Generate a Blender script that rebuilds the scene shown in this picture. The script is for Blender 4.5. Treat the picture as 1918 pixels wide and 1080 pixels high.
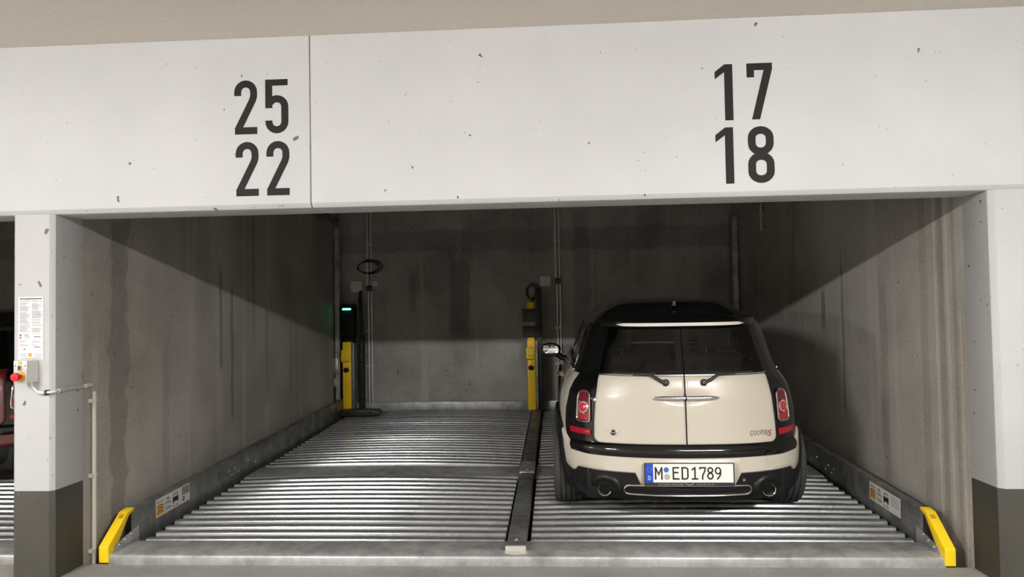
import bpy, bmesh, math, random
import numpy as np
from mathutils import Matrix, Vector
random.seed(4)
for o in list(bpy.data.objects): bpy.data.objects.remove(o)
SC = bpy.context.scene
COL = SC.collection
PI = math.pi

# ---------------------------------------------------------------- camera
def make_camera():
    cx, cy, cz, yaw, pitch, roll, f = 2.7707, -3.8198, 1.4360, .06024, .0293, .01722, 1350.0
    F = Vector((-math.sin(yaw)*math.cos(pitch), math.cos(yaw)*math.cos(pitch), math.sin(pitch)))
    R = Vector((math.cos(yaw), math.sin(yaw), 0)); U = R.cross(F)
    c, s = math.cos(roll), math.sin(roll)
    R2 = R*c - U*s; U2 = R*s + U*c
    cam = bpy.data.cameras.new('camera'); o = bpy.data.objects.new('camera', cam); COL.objects.link(o)
    cam.sensor_fit = 'HORIZONTAL'; cam.sensor_width = 36; cam.lens = f/1918*36
    cam.clip_start = .05; cam.clip_end = 100
    m = Matrix(((R2.x, U2.x, -F.x, cx), (R2.y, U2.y, -F.y, cy), (R2.z, U2.z, -F.z, cz), (0, 0, 0, 1)))
    o.matrix_world = m
    SC.camera = o
make_camera()
# ---------------------------------------------------------------- world, exposure, lamps
W = bpy.data.worlds.new('world'); SC.world = W; W.use_nodes = True
W.node_tree.nodes['Background'].inputs[0].default_value = (.9, .95, 1, 1)
W.node_tree.nodes['Background'].inputs[1].default_value = .0
SC.view_settings.view_transform = 'Standard'
try: SC.view_settings.look = 'None'
except Exception: pass
SC.view_settings.gamma = 1; SC.view_settings.use_curve_mapping = False
SC.view_settings.exposure = 0.0
LAMP_POWER = 455.0                        # emission strength of the tubes
LAMP_Y, LAMP_Z = -4.55, 2.85
LAMP_X = (-.80, 4.95, -7.0)

# ---------------------------------------------------------------- materials
def srgb(r, g, b):
    def c(v):
        v /= 255.0
        return v/12.92 if v <= .04045 else ((v+.055)/1.055)**2.4
    return (c(r), c(g), c(b), 1)
MATS = {}
def mat(name, col, rough=.5, metal=0., coat=0., emit=None, estr=0., spec=None):
    m = bpy.data.materials.new(name); m.use_nodes = True
    b = m.node_tree.nodes['Principled BSDF']
    b.inputs['Base Color'].default_value = col; b.inputs['Roughness'].default_value = rough; b.inputs['Metallic'].default_value = metal
    if coat: b.inputs['Coat Weight'].default_value = coat; b.inputs['Coat Roughness'].default_value = .03
    if spec is not None: b.inputs['Specular IOR Level'].default_value = spec
    if emit: b.inputs['Emission Color'].default_value = emit; b.inputs['Emission Strength'].default_value = estr
    MATS[name] = m
    return m
def nd(m, typ, **kw):
    n = m.node_tree.nodes.new(typ)
    for k, v in kw.items():
        if k in n.inputs: n.inputs[k].default_value = v
        else: setattr(n, k, v)
    return n
def lk(m, a, b): m.node_tree.links.new(a, b)
def coords(m, scale=(1, 1, 1), world=True):
    if world: src = nd(m, 'ShaderNodeNewGeometry').outputs['Position']
    else: src = nd(m, 'ShaderNodeTexCoord').outputs['Object']
    mp = nd(m, 'ShaderNodeMapping'); mp.inputs['Scale'].default_value = scale
    lk(m, src, mp.inputs['Vector']); return mp.outputs[0]
def ramp(m, src, stops):
    r = nd(m, 'ShaderNodeValToRGB'); e = r.color_ramp.elements
    while len(e) < len(stops): e.new(.5)
    for i, (p, c) in enumerate(stops):
        e[i].position = p; e[i].color = c if len(c) == 4 else (*c, 1)
    lk(m, src, r.inputs[0]); return r.outputs[0]
def mixc(m, a, b, fac, mode='MIX'):
    n = nd(m, 'ShaderNodeMix', data_type='RGBA', blend_type=mode)
    for s, i in ((fac, 0), (a, 6), (b, 7)):
        if hasattr(s, 'links'): lk(m, s, n.inputs[i])
        else: n.inputs[i].default_value = s
    return n.outputs[2]
def noise(m, vec, scale, detail=4, rough=.55):
    n = nd(m, 'ShaderNodeTexNoise', Scale=scale, Detail=detail, Roughness=rough); lk(m, vec, n.inputs['Vector']); return n.outputs['Fac']
def bump(m, h, strength, dist=.01):
    b = nd(m, 'ShaderNodeBump', Strength=strength, Distance=dist); lk(m, h, b.inputs['Height'])
    lk(m, b.outputs[0], m.node_tree.nodes['Principled BSDF'].inputs['Normal'])
def g(v): return (v, v, v, 1)

def mrange(m, src, a, b, c, d):
    n = nd(m, 'ShaderNodeMapRange', interpolation_type='SMOOTHSTEP'); lk(m, src, n.inputs[0])
    for i, v in enumerate((a, b, c, d)): n.inputs[1+i].default_value = v
    return n.outputs[0]
def math2(m, op, a, b=None):
    n = nd(m, 'ShaderNodeMath', operation=op)
    for i, v in enumerate((a, b)):
        if v is None: continue
        if hasattr(v, 'links'): lk(m, v, n.inputs[i])
        else: n.inputs[i].default_value = v
    return n.outputs[0]
def stain(m, col, axis, c0, hw, z0, z1, tint, wob, seed):
    sep = nd(m, 'ShaderNodeSeparateXYZ'); lk(m, nd(m, 'ShaderNodeNewGeometry').outputs['Position'], sep.inputs[0])
    p = coords(m, (1, 1, 1)); p.node.inputs['Location'].default_value = (seed*3.1, seed*1.7, seed)
    n1 = noise(m, p, 3.2, 5, .62)
    a = math2(m, 'ADD', sep.outputs[axis], math2(m, 'MULTIPLY', math2(m, 'SUBTRACT', n1, .5), wob))
    d = math2(m, 'ABSOLUTE', math2(m, 'SUBTRACT', a, c0))
    k = mrange(m, d, hw*.72, hw, 1, 0)
    z = math2(m, 'ADD', sep.outputs['Z'], math2(m, 'MULTIPLY', math2(m, 'SUBTRACT', n1, .5), .5))
    k = math2(m, 'MULTIPLY', k, math2(m, 'MULTIPLY', mrange(m, z, z0-.08, z0+.08, 0, 1), mrange(m, z, z1-.08, z1+.08, 1, 0)))
    return mixc(m, col, g(tint), k, 'MULTIPLY')
def concrete(name, base, dark, light, streak=1.0, stains=()):
    m = mat(name, base, .82, spec=.25); b = m.node_tree.nodes['Principled BSDF']
    p = coords(m)
    c1 = noise(m, p, 1.1, 6, .6)
    col = ramp(m, c1, [(.3, dark), (.5, base), (.72, light)])
    ps = coords(m, (5.5, 5.5, .16)); s1 = noise(m, ps, 1.0, 3, .55)
    st = ramp(m, s1, [(.30, g(.45)), (.375, g(1)), (.6, g(1)), (.74, g(1.0))])
    col = mixc(m, col, st, .62*streak, 'MULTIPLY')
    ps2 = coords(m, (13, 13, .5)); s2 = noise(m, ps2, 1.3, 4, .6)
    col = mixc(m, col, ramp(m, s2, [(.26, g(.5)), (.34, g(1)), (1, g(1))]), .55*streak, 'MULTIPLY')
    ps3 = coords(m, (3.2, 3.2, .10)); s3 = noise(m, ps3, 1.0, 2, .5)
    col = mixc(m, col, light, ramp(m, s3, [(.58, g(0)), (.64, g(.55)), (.7, g(0))]))
    f = noise(m, p, 55, 3, .6)
    col = mixc(m, col, ramp(m, f, [(.3, g(.72)), (.6, g(1.06))]), .55, 'MULTIPLY')
    sp = noise(m, p, 22, 1, .4)
    col = mixc(m, col, ramp(m, sp, [(.20, g(.25)), (.245, g(1))]), .7, 'MULTIPLY')
    for i, q in enumerate(stains): col = stain(m, col, *q, i+1)
    lk(m, col, b.inputs['Base Color']); bump(m, f, .25, .004)
    return m
def white_paint(name, base, pit):
    m = mat(name, base, .62, spec=.3); b = m.node_tree.nodes['Principled BSDF']
    p = coords(m); c = noise(m, p, .9, 4, .6)
    d = tuple(x*.90 for x in base[:3])+(1,)
    col = ramp(m, c, [(.3, d), (.65, base)])
    n1 = noise(m, p, 17, 2, .45)
    pf = ramp(m, n1, [(pit, g(1)), (pit+.018, g(0))])
    col = mixc(m, col, srgb(105, 102, 98), pf)
    n2 = noise(m, p, 42, 2, .5)
    pf2 = ramp(m, n2, [(pit+.008, g(.8)), (pit+.026, g(0))])
    col = mixc(m, col, srgb(125, 120, 115), pf2)
    lk(m, col, b.inputs['Base Color']); bump(m, noise(m, p, 60, 3), .12, .003)
    return m
CONC = concrete('concrete_wall', (.405, .375, .33, 1), (.295, .272, .24, 1), (.51, .48, .43, 1), .7, [('Y', .60, .10, -2, 2.05, .72, .26), ('Y', .36, .035, -2, 1.45, 1.12, .08), ('Y', 2.0, .028, .95, 1.85, .60, .07), ('Y', 2.2, .026, .5, 1.62, .62, .06), ('Y', 2.95, .05, .6, 1.5, .78, .08), ('Y', 1.15, .05, .3, 1.2, .85, .1), ('Z', 2.62, .05, -5, 5, .6, .25)])
CONC_R = concrete('concrete_right_wall', (.47, .44, .395, 1), (.36, .335, .295, 1), (.57, .54, .49, 1), .9, [('Y', .56, .014, -2, 2.6, 1.28, .02), ('Y', .43, .020, -2, 2.6, 1.22, .03), ('Y', .50, .030, -2, 3, .76, .02), ('Y', .70, .05, -2, 2.2, .84, .05), ('Y', .31, .012, -2, 1.4, 1.25, .02), ('Y', .36, .022, -2, 3, .8, .02), ('Y', 1.95, .022, .6, 1.78, .62, .06), ('Y', 2.35, .05, 1.25, 1.55, .55, .06), ('Y', 1.25, .06, .2, 1.6, .82, .12)])
CONC_BACK = concrete('concrete_back_wall', (.39, .375, .345, 1), (.27, .258, .235, 1), (.50, .48, .445, 1), .45, [('X', 1.55, .14, 1.15, 2.1, .66, .12), ('X', .95, .05, 1.4, 1.9, .75, .1), ('X', 3.1, .12, .9, 2.7, .8, .2), ('Z', 2.32, .16, -5, 5, .78, .22)])
FLOORC = concrete('concrete_floor', (.31, .30, .28, 1), (.24, .23, .21, 1), (.38, .37, .345, 1), 0)
DARKC = mat('dark_concrete', (.10, .095, .085, 1), .85)
WHITE = white_paint('white_masonry_paint', (.598, .597, .598, 1), .250)
WHITECOL = white_paint('white_column_paint', (.525, .522, .518, 1), .272)
CEIL = mat('ceiling_plaster', srgb(205, 198, 188), .85, spec=.2)
def ceil_tex():
    m = CEIL; p = coords(m); f = noise(m, p, 45, 4)
    lk(m, ramp(m, f, [(.3, srgb(218, 211, 202)), (.7, srgb(226, 219, 210))]), m.node_tree.nodes['Principled BSDF'].inputs['Base Color'])
    bump(m, f, .2, .004)
ceil_tex()
GREYP = mat('grey_base_paint', srgb(98, 94, 87), .5, spec=.4)
def grey_tex():
    m = GREYP; p = coords(m); f = noise(m, p, 2.2, 5); h = noise(m, p, 38, 2)
    c = ramp(m, f, [(.3, srgb(66, 64, 58)), (.7, srgb(80, 77, 70))])
    c = mixc(m, c, srgb(165, 158, 148), ramp(m, h, [(.735, g(0)), (.76, g(.8))]))
    lk(m, c, m.node_tree.nodes['Principled BSDF'].inputs['Base Color'])
grey_tex()
def galv(name, c0, c1, r0, r1, streak=False, metal=.7):
    m = mat(name, c1, .4, metal); b = m.node_tree.nodes['Principled BSDF']
    p = coords(m, (1.2, 9, 9) if streak else (1, 1, 1))
    f = noise(m, p, 3.0 if streak else 7, 6, .62); v = nd(m, 'ShaderNodeTexVoronoi', Scale=42.0); lk(m, coords(m), v.inputs['Vector'])
    dirt = noise(m, coords(m), 1.6, 6, .7)
    col = ramp(m, f, [(.32, c0), (.62, c1)])
    col = mixc(m, col, ramp(m, v.outputs['Color'], [(0, g(.86)), (1, g(1.05))]), .5, 'MULTIPLY')
    col = mixc(m, col, ramp(m, dirt, [(.3, g(.5)), (.5, g(1))]), .6, 'MULTIPLY')
    lk(m, col, b.inputs['Base Color']); lk(m, ramp(m, f, [(.3, g(r1)), (.7, g(r0))]), b.inputs['Roughness'])
    return m
GALV = galv('galvanised_slat_steel', (.25, .255, .26, 1), (.38, .385, .39, 1), .19, .30, True, .58)
GALVP = galv('galvanised_plate_steel', (.30, .30, .295, 1), (.56, .56, .55, 1), .38, .55, False, .45)
GALVD = galv('weathered_beam_steel', (.16, .16, .155, 1), (.32, .32, .31, 1), .42, .58)
ZINC = mat('bright_zinc', (.62, .62, .61, 1), .32, .95)
YEL = mat('safety_yellow', srgb(243, 203, 25), .45)
YELD = mat('yellow_post_paint', srgb(255, 208, 8), .45)
BLK = mat('matt_black', (.006, .006, .006, 1), .6, spec=.3)
BLKP = mat('black_plastic', (.02, .02, .02, 1), .45)
RUB = mat('black_rubber', (.042, .042, .041, 1), .75)
NUM = mat('black_number_film', (.011, .0095, .008, 1), .6, spec=.25)
CONDUIT = mat('grey_conduit', srgb(218, 216, 210), .32, .35)
CONDUITL = mat('pale_conduit', srgb(205, 200, 190), .5)
BOXG = mat('grey_box_plastic', srgb(226, 224, 218), .5)
STEELB = mat('stainless_box', srgb(196, 192, 182), .4, .3)
RED = mat('red_button', srgb(205, 30, 35), .35)
PAPER = mat('notice_paper', srgb(232, 232, 235), .5)
INK = mat('printed_ink', srgb(95, 97, 102), .6)
INKK = mat('printed_black', srgb(25, 25, 25), .6)
ORANGE = mat('printed_orange', srgb(224, 160, 60), .6)
GREYPR = mat('printed_grey', srgb(135, 135, 132), .6)
REDPR = mat('printed_red', srgb(190, 60, 60), .6)
LABELW = mat('label_white', srgb(215, 213, 205), .45)
# car materials
CREAM = mat('cream_car_paint', srgb(198, 190, 175), .32, coat=1)
REDPAINT = mat('red_car_paint', srgb(84, 10, 8), .3, coat=1)
GBLK = mat('gloss_black_paint', (.004, .004, .004, 1), .10, coat=.6, spec=.35)
TRIMB = mat('black_trim_plastic', (.009, .009, .0085, 1), .40, spec=.35)
CHROME = mat('chrome', (.80, .79, .77, 1), .09, 1)
SATIN = mat('satin_chrome', (.66, .64, .61, 1), .25, 1)
REDL = mat('red_lamp_lens', srgb(150, 38, 50), .12, coat=1)
REDB = mat('bright_red_lens', srgb(205, 42, 52), .12, coat=1)
REDD = mat('dark_red_lens', srgb(104, 20, 44), .12, coat=1)
REFL = mat('red_reflector', srgb(160, 8, 34), .2, coat=1)
CLEARL = mat('clear_lamp_lens', srgb(222, 214, 205), .15, coat=1)
PLATEW = mat('plate_white', srgb(236, 234, 228), .35)
PLATEB = mat('plate_blue', srgb(20, 70, 190), .35)
SEALB = mat('seal_blue', srgb(40, 110, 180), .4)
SEALS = mat('seal_silver', srgb(185, 182, 172), .4)
PLATEK = mat('plate_letter_black', (.01, .01, .01, 1), .45)
SEATM = mat('dark_seat_fabric', (.055, .055, .053, 1), .8)
def glass_mat(name, tint, refl=1.0):
    m = bpy.data.materials.new(name); m.use_nodes = True; nt = m.node_tree; nt.nodes.clear()
    out = nt.nodes.new('ShaderNodeOutputMaterial'); tr = nt.nodes.new('ShaderNodeBsdfTransparent'); tr.inputs[0].default_value = (*tint, 1)
    gl = nt.nodes.new('ShaderNodeBsdfGlossy'); gl.inputs['Roughness'].default_value = .04
    fr = nt.nodes.new('ShaderNodeFresnel'); fr.inputs[0].default_value = 1.5
    mx = nt.nodes.new('ShaderNodeMixShader')
    nt.links.new(fr.outputs[0], mx.inputs[0]); nt.links.new(tr.outputs[0], mx.inputs[1]); nt.links.new(gl.outputs[0], mx.inputs[2])
    nt.links.new(mx.outputs[0], out.inputs[0]); return m
GLASS = glass_mat('tinted_glass', (.42, .43, .42))
MIRROR = mat('mirror_glass', (.85, .86, .87, 1), .02, 1)
LAMPE = mat('lamp_diffuser', (1, 1, 1, 1), .5, emit=(1, .99, .975, 1), estr=LAMP_POWER)
LEDG = mat('green_signal', (.05, .4, .25, 1), .4, emit=(.10, 1, .55, 1), estr=7.0)

# ---------------------------------------------------------------- geometry helpers
ROOT = {}
def link(o): COL.objects.link(o); return o
def props(o, label=None, cat=None, group=None, kind=None):
    if label: o['label'] = label
    if cat: o['category'] = cat
    if group: o['group'] = group
    if kind: o['kind'] = kind
    return o
def thing(name, label, cat, loc=(0, 0, 0), rot=(0, 0, 0), group=None, kind=None):
    o = link(bpy.data.objects.new(name, None)); o.location = loc; o.rotation_euler = rot
    o.empty_display_size = .1
    m = Matrix.Translation(loc) @ Matrix.Rotation(rot[2], 4, 'Z') @ Matrix.Rotation(rot[1], 4, 'Y') @ Matrix.Rotation(rot[0], 4, 'X')
    ROOT[o.name] = m
    return props(o, label, cat, group, kind)
def mesh_data(name, V, Fc, m, smooth=False):
    me = bpy.data.meshes.new(name); me.from_pydata([tuple(v) for v in V], [], Fc); me.materials.append(m)
    if smooth: me.polygons.foreach_set('use_smooth', [True]*len(me.polygons))
    me.update(); return me
def mk(name, V, Fc, m, parent=None, world=True, smooth=False, fixn=True):
    if parent is not None and world:
        inv = ROOT[parent.name].inverted(); V = [inv @ Vector(v) for v in V]
    me = mesh_data(name, V, Fc, m, smooth)
    if fixn:
        bm = bmesh.new(); bm.from_mesh(me); bmesh.ops.remove_doubles(bm, verts=bm.verts, dist=1e-6)
        bmesh.ops.recalc_face_normals(bm, faces=bm.faces); bm.to_mesh(me); bm.free()
    o = link(bpy.data.objects.new(name, me))
    if parent is not None: o.parent = parent; ROOT[o.name] = ROOT[parent.name]
    return o
def autosmooth(o, ang=35):
    me = o.data; bm = bmesh.new(); bm.from_mesh(me)
    for f in bm.faces: f.smooth = True
    for e in bm.edges:
        if len(e.link_faces) == 2 and e.calc_face_angle(0) > math.radians(ang): e.smooth = False
    bm.to_mesh(me); bm.free(); return o
def bevel(o, w, seg=2, ang=30):
    me = o.data; bm = bmesh.new(); bm.from_mesh(me)
    es = [e for e in bm.edges if len(e.link_faces) == 2 and e.calc_face_angle(0) > math.radians(ang)]
    bmesh.ops.bevel(bm, geom=es, offset=w, segments=seg, profile=.5, affect='EDGES', clamp_overlap=True)
    for f in bm.faces: f.smooth = True
    for e in bm.edges:
        if len(e.link_faces) == 2 and e.calc_face_angle(0) > math.radians(40): e.smooth = False
    bm.to_mesh(me); bm.free(); return o
BF = [(0, 3, 2, 1), (4, 5, 6, 7), (0, 1, 5, 4), (1, 2, 6, 5), (2, 3, 7, 6), (3, 0, 4, 7)]
def bverts(x0, x1, y0, y1, z0, z1):
    return [(x0, y0, z0), (x1, y0, z0), (x1, y1, z0), (x0, y1, z0), (x0, y0, z1), (x1, y0, z1), (x1, y1, z1), (x0, y1, z1)]
def box(name, x0, x1, y0, y1, z0, z1, m, parent=None, world=True, bev=0, seg=2):
    o = mk(name, bverts(x0, x1, y0, y1, z0, z1), BF, m, parent, world)
    if bev: bevel(o, bev, seg)
    return o
def boxes(name, L, m, parent=None, world=True):
    V = []; Fc = []
    for b in L:
        n = len(V); V += bverts(*b); Fc += [tuple(n+i for i in f) for f in BF]
    return mk(name, V, Fc, m, parent, world)
def prism(name, prof, axis, a0, a1, m, parent=None, world=True, bev=0):
    """profile (p,q) extruded along axis: x -> (y,z), y -> (x,z), z -> (x,y)"""
    def put(p, a):
        return {'x': (a, p[0], p[1]), 'y': (p[0], a, p[1]), 'z': (p[0], p[1], a)}[axis]
    n = len(prof); V = [put(p, a0) for p in prof] + [put(p, a1) for p in prof]
    Fc = [tuple(range(n))[::-1], tuple(range(n, 2*n))] + [(i, (i+1) % n, n+(i+1) % n, n+i) for i in range(n)]
    o = mk(name, V, Fc, m, parent, world)
    if bev: bevel(o, bev)
    return o
def frame_of(d):
    d = Vector(d).normalized(); u = Vector((0, 0, 1)) if abs(d.z) < .9 else Vector((1, 0, 0))
    a = d.cross(u).normalized(); return a, a.cross(d).normalized()
def tube_geo(pts, r, n=10, closed=False):
    pts = [Vector(p) for p in pts]; V = []; Fc = []; k = len(pts)
    rr = r if isinstance(r, (list, tuple)) else [r]*k
    pa = None
    for i, p in enumerate(pts):
        if closed: d = pts[(i+1) % k]-pts[i-1]
        else: d = pts[min(i+1, k-1)]-pts[max(i-1, 0)]
        d.normalize()
        if pa is None: a, b = frame_of(d)
        else:
            a = (pa - d*pa.dot(d)).normalized(); b = a.cross(d)
        pa = a
        for j in range(n):
            t = 2*PI*j/n; V.append(p+a*math.cos(t)*rr[i]+b*math.sin(t)*rr[i])
    for i in range(k if closed else k-1):
        q = (i+1) % k
        for j in range(n): Fc.append((i*n+j, i*n+(j+1) % n, q*n+(j+1) % n, q*n+j))
    if not closed: Fc += [tuple(range(n))[::-1], tuple((k-1)*n+j for j in range(n))]
    return V, Fc
def tube(name, pts, r, m, parent=None, world=True, n=10, closed=False):
    V, Fc = tube_geo(pts, r, n, closed); return autosmooth(mk(name, V, Fc, m, parent, world), 50)
def lathe(name, prof, c, axis, m, parent=None, world=True, n=24, cap=True):
    """prof: (radius, height along axis)"""
    ax = Vector(axis).normalized(); a, b = frame_of(ax); c = Vector(c); V = []; Fc = []
    for r, h in prof:
        for j in range(n):
            t = 2*PI*j/n; V.append(c+ax*h+(a*math.cos(t)+b*math.sin(t))*r)
    for i in range(len(prof)-1):
        for j in range(n): Fc.append((i*n+j, i*n+(j+1) % n, (i+1)*n+(j+1) % n, (i+1)*n+j))
    if cap: Fc += [tuple(range(n))[::-1], tuple((len(prof)-1)*n+j for j in range(n))]
    return autosmooth(mk(name, V, Fc, m, parent, world), 32)
# ---- flat lettering made of strokes; glyph space: height 1
def arc(cx, cy, rx, ry, a0, a1, n=10):
    return [(cx+rx*math.cos(math.radians(a0+(a1-a0)*i/n)), cy+ry*math.sin(math.radians(a0+(a1-a0)*i/n))) for i in range(n+1)]
def ribbon(pts, w, closed=False):
    P = [Vector((p[0], p[1])) for p in pts]; k = len(P); L = []; R = []
    for i in range(k):
        if closed: d0 = P[i]-P[i-1]; d1 = P[(i+1) % k]-P[i]
        else: d0 = P[i]-P[i-1] if i else P[1]-P[0]; d1 = P[i+1]-P[i] if i < k-1 else d0
        d0 = d0.normalized(); d1 = d1.normalized(); t = (d0+d1)
        t = t.normalized() if t.length > 1e-6 else d0
        nrm = Vector((-t.y, t.x)); s = 1/max(.45, nrm.dot(Vector((-d0.y, d0.x))))
        L.append(P[i]+nrm*w/2*s); R.append(P[i]-nrm*w/2*s)
    V = L+R; Fc = [(i, (i+1) % k, k+(i+1) % k, k+i) for i in range(k if closed else k-1)]
    return V, Fc
DIN = {
 '2': dict(w=.43, s=[([(.065, .715)]+arc(.215, .785, .15, .15, 180, 0)+[(.365, .70), (.345, .63), (.07, .09)], .13), ([(.01, .065), (.43, .065)], .13)]),
 '5': dict(w=.43, s=[([(0, .942), (.42, .942)], .116), ([(.065, 1), (.065, .47)], .13), (arc(.215, .49, .15, .15, 148, 0)+arc(.215, .215, .15, .15, 0, -180)+[(.065, .24)], .13)]),
 '1': dict(w=.31, p=[[(0, .74), (0, .87), (.17, 1), (.31, 1), (.31, 0), (.165, 0), (.165, .86)]]),
 '7': dict(w=.445, p=[[(0, 1), (.445, 1), (.445, .89), (.215, 0), (.075, 0), (.297, .875), (.13, .875), (.13, .75), (0, .75)]]),
 '8': dict(w=.45, s=[(arc(.225, .80, .155, .135, 0, 180)+arc(.225, .70, .155, .145, 180, 360), .135, True), (arc(.225, .335, .16, .14, 0, 180)+arc(.225, .205, .16, .14, 180, 360), .135, True)]),
}
FE = {
 'M': dict(w=.62, s=[([(.06, 0), (.06, 1)], .125), ([(.56, 0), (.56, 1)], .125), ([(.06, .97), (.31, .42), (.56, .97)], .115)]),
 'E': dict(w=.55, s=[([(.06, 0), (.06, 1)], .125), ([(0, .94), (.53, .94)], .12), ([(.0, .56), (.46, .56)], .12), ([(0, .06), (.55, .06)], .12)]),
 'D': dict(w=.58, s=[([(.08, .0), (.08, 1)], .125), ([(0, .94)]+[(.30, .94)]+arc(.34, .76, .18, .18, 90, 0)+arc(.34, .24, .18, .18, 0, -90)+[(.0, .06)], .12)]),
 '1': dict(w=.52, s=[([(.02, .76), (.27, .95)], .12), ([(.27, 1), (.27, 0)], .125), ([(0, .06), (.52, .06)], .12)]),
 '7': dict(w=.54, s=[([(.06, .80), (.06, .94), (.49, .94), (.45, .70), (.26, .30), (.26, 0)], .12)]),
 '8': dict(w=.54, s=[(arc(.27, .75, .18, .19, 0, 360, 20)[:-1], .12, True), (arc(.27, .29, .20, .23, 0, 360, 20)[:-1], .125, True)]),
 '9': dict(w=.56, s=[(arc(.27, .70, .20, .24, 0, 360, 20)[:-1], .12, True), (arc(.10, .62, .38, .55, 12, -50, 8)+[(.18, .02)], .12)]),
}
def glyph_geo(gl, layers=False):
    V = []; Fc = []; LY = []
    for s in gl.get('s', []):
        v, f = ribbon(s[0], s[1], len(s) > 2); n = len(V); V += [(p.x, p.y) for p in v]; Fc += [tuple(n+i for i in q) for q in f]; LY += [len(set(LY))]*len(v)
    for p in gl.get('p', []):
        n = len(V); V += p; Fc.append(tuple(n+i for i in range(len(p)))); LY += [0]*len(p)
    return (V, Fc, LY) if layers else (V, Fc)
def flat(name, V2, Fc, place, thick, m, parent=None, world=True, layer=None, step=.0003):
    """2D faces put in space by place(u,v,h), with a real thickness"""
    n = len(V2); V = [place(q[0], q[1], thick+(step*layer[i] if layer else 0)) for i, q in enumerate(V2)]+[place(u, v, 0) for u, v in V2]
    F2 = list(Fc)+[tuple(n+i for i in f[::-1]) for f in Fc]
    cnt = {}
    for f in Fc:
        for i in range(len(f)):
            e = (f[i], f[(i+1) % len(f)]); cnt[tuple(sorted(e))] = cnt.get(tuple(sorted(e)), [])+[e]
    for k, es in cnt.items():
        if len(es) == 1: a, b = es[0]; F2.append((b, a, n+a, n+b))
    return mk(name, V, F2, m, parent, world, fixn=True)
def text_geo(s, size=1.0, shear=0.0):
    c = bpy.data.curves.new('t', 'FONT'); c.body = s; c.size = size; c.shear = shear; c.resolution_u = 2
    o = bpy.data.objects.new('t', c); COL.objects.link(o)
    dg = bpy.context.evaluated_depsgraph_get(); me = bpy.data.meshes.new_from_object(o.evaluated_get(dg))
    V = [(v.co.x, v.co.y) for v in me.vertices]; Fc = [tuple(p.vertices) for p in me.polygons]
    bpy.data.objects.remove(o); bpy.data.meshes.remove(me); bpy.data.curves.remove(c)
    return V, Fc
def text_fit(s, u0, u1, v0, v1, shear=0.0):
    V, Fc = text_geo(s, 1, shear)
    xs = [p[0] for p in V]; ys = [p[1] for p in V]; a, b, c, d = min(xs), max(xs), min(ys), max(ys)
    return [(u0+(p[0]-a)/(b-a)*(u1-u0), v0+(p[1]-c)/(d-c)*(v1-v0)) for p in V], Fc
def rects(L):
    V = []; Fc = []
    for u0, u1, v0, v1 in L:
        n = len(V); V += [(u0, v0), (u1, v0), (u1, v1), (u0, v1)]; Fc.append((n, n+1, n+2, n+3))
    return V, Fc
def disc(cx, cy, r, n=20): return [(cx+r*math.cos(2*PI*i/n), cy+r*math.sin(2*PI*i/n)) for i in range(n)], [tuple(range(n))]
def ring2(cx, cy, r, w, n=24): return ribbon([(cx+r*math.cos(2*PI*i/n), cy+r*math.sin(2*PI*i/n)) for i in range(n)], w, True)

# ================================================================= THE SETTING
BW = 5.0; T = .254; ZB = 2.009; ZT = 2.951; YB = 5.30; ZG = .485; PIT = -1.6
def st(o, label): return props(o, label, None, None, 'structure')
fl = prism('floor', [(-9, -8.0), (11, -8.0), (11, .0), (5.24, 0), (5.24, .262), (-.0, .262), (-.0, .262), (-9, .262)], 'z', -.25, 0, FLOORC)
st(fl, 'bare concrete aisle floor in front of the bays')
st(box('floor_pit', -5.3, 5.3, .30, 5.6, PIT-.1, PIT, CONC_BACK), 'concrete pit floor under the platforms')
st(box('ceiling', -9, 11, -8, .12, ZT, ZT+.2, CEIL), 'beige plastered ceiling above the aisle')
st(box('ceiling_bay', -5.6, 5.6, .12, 5.6, ZT, ZT+.2, DARKC), 'dark concrete ceiling inside the parking bays')
st(box('wall_left', -.24, 0, T, YB, PIT, ZT, CONC), 'stained bare concrete side wall left of the bay')
st(box('wall_right', BW, BW+.24, T, YB, PIT, ZT, CONC_R), 'stained bare concrete side wall beside the cream car')
st(box('wall_back', -5.6, BW+.3, YB, YB+.25, PIT, ZT, CONC_BACK), 'dark concrete rear wall of the parking bay')
st(box('wall_far_left', -5.48, -5.24, T, YB, PIT, ZT, CONC), 'concrete side wall of the neighbouring bay')
st(box('wall_aisle_rear', -9, 11, -8.2, -8.0, 0, ZT, CONC), 'concrete wall across the aisle')
st(box('wall_aisle_left', -9.2, -9, -8, .25, 0, ZT, CONC), 'concrete end wall of the aisle')
st(box('wall_aisle_right', 11, 11.2, -8, .25, 0, ZT, CONC), 'concrete end wall of the aisle on the right')
st(box('wall_front_left', -9, -5.24, 0, T, 0, ZB, WHITE), 'white wall left of the neighbouring bay')
# beam over the openings, cast in two lengths that meet in an open joint
beam = thing('wall_front_beam', 'white painted concrete beam over the parking bays', None, (0, 0, ZB), kind='structure')
def beam_piece(x0, x1):
    ch = .024
    o = prism('beam_panel', [(0, ZB+ch), (ch*.9, ZB), (T, ZB), (T, ZT), (0, ZT)], 'x', x0, x1, WHITE, beam, bev=.003)
    return o
beam_piece(-9, 1.452); beam_piece(1.459, 11)
box('joint_filler', 1.450, 1.461, .010, T-.01, ZB+.03, ZT, FLOORC, beam)
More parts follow.
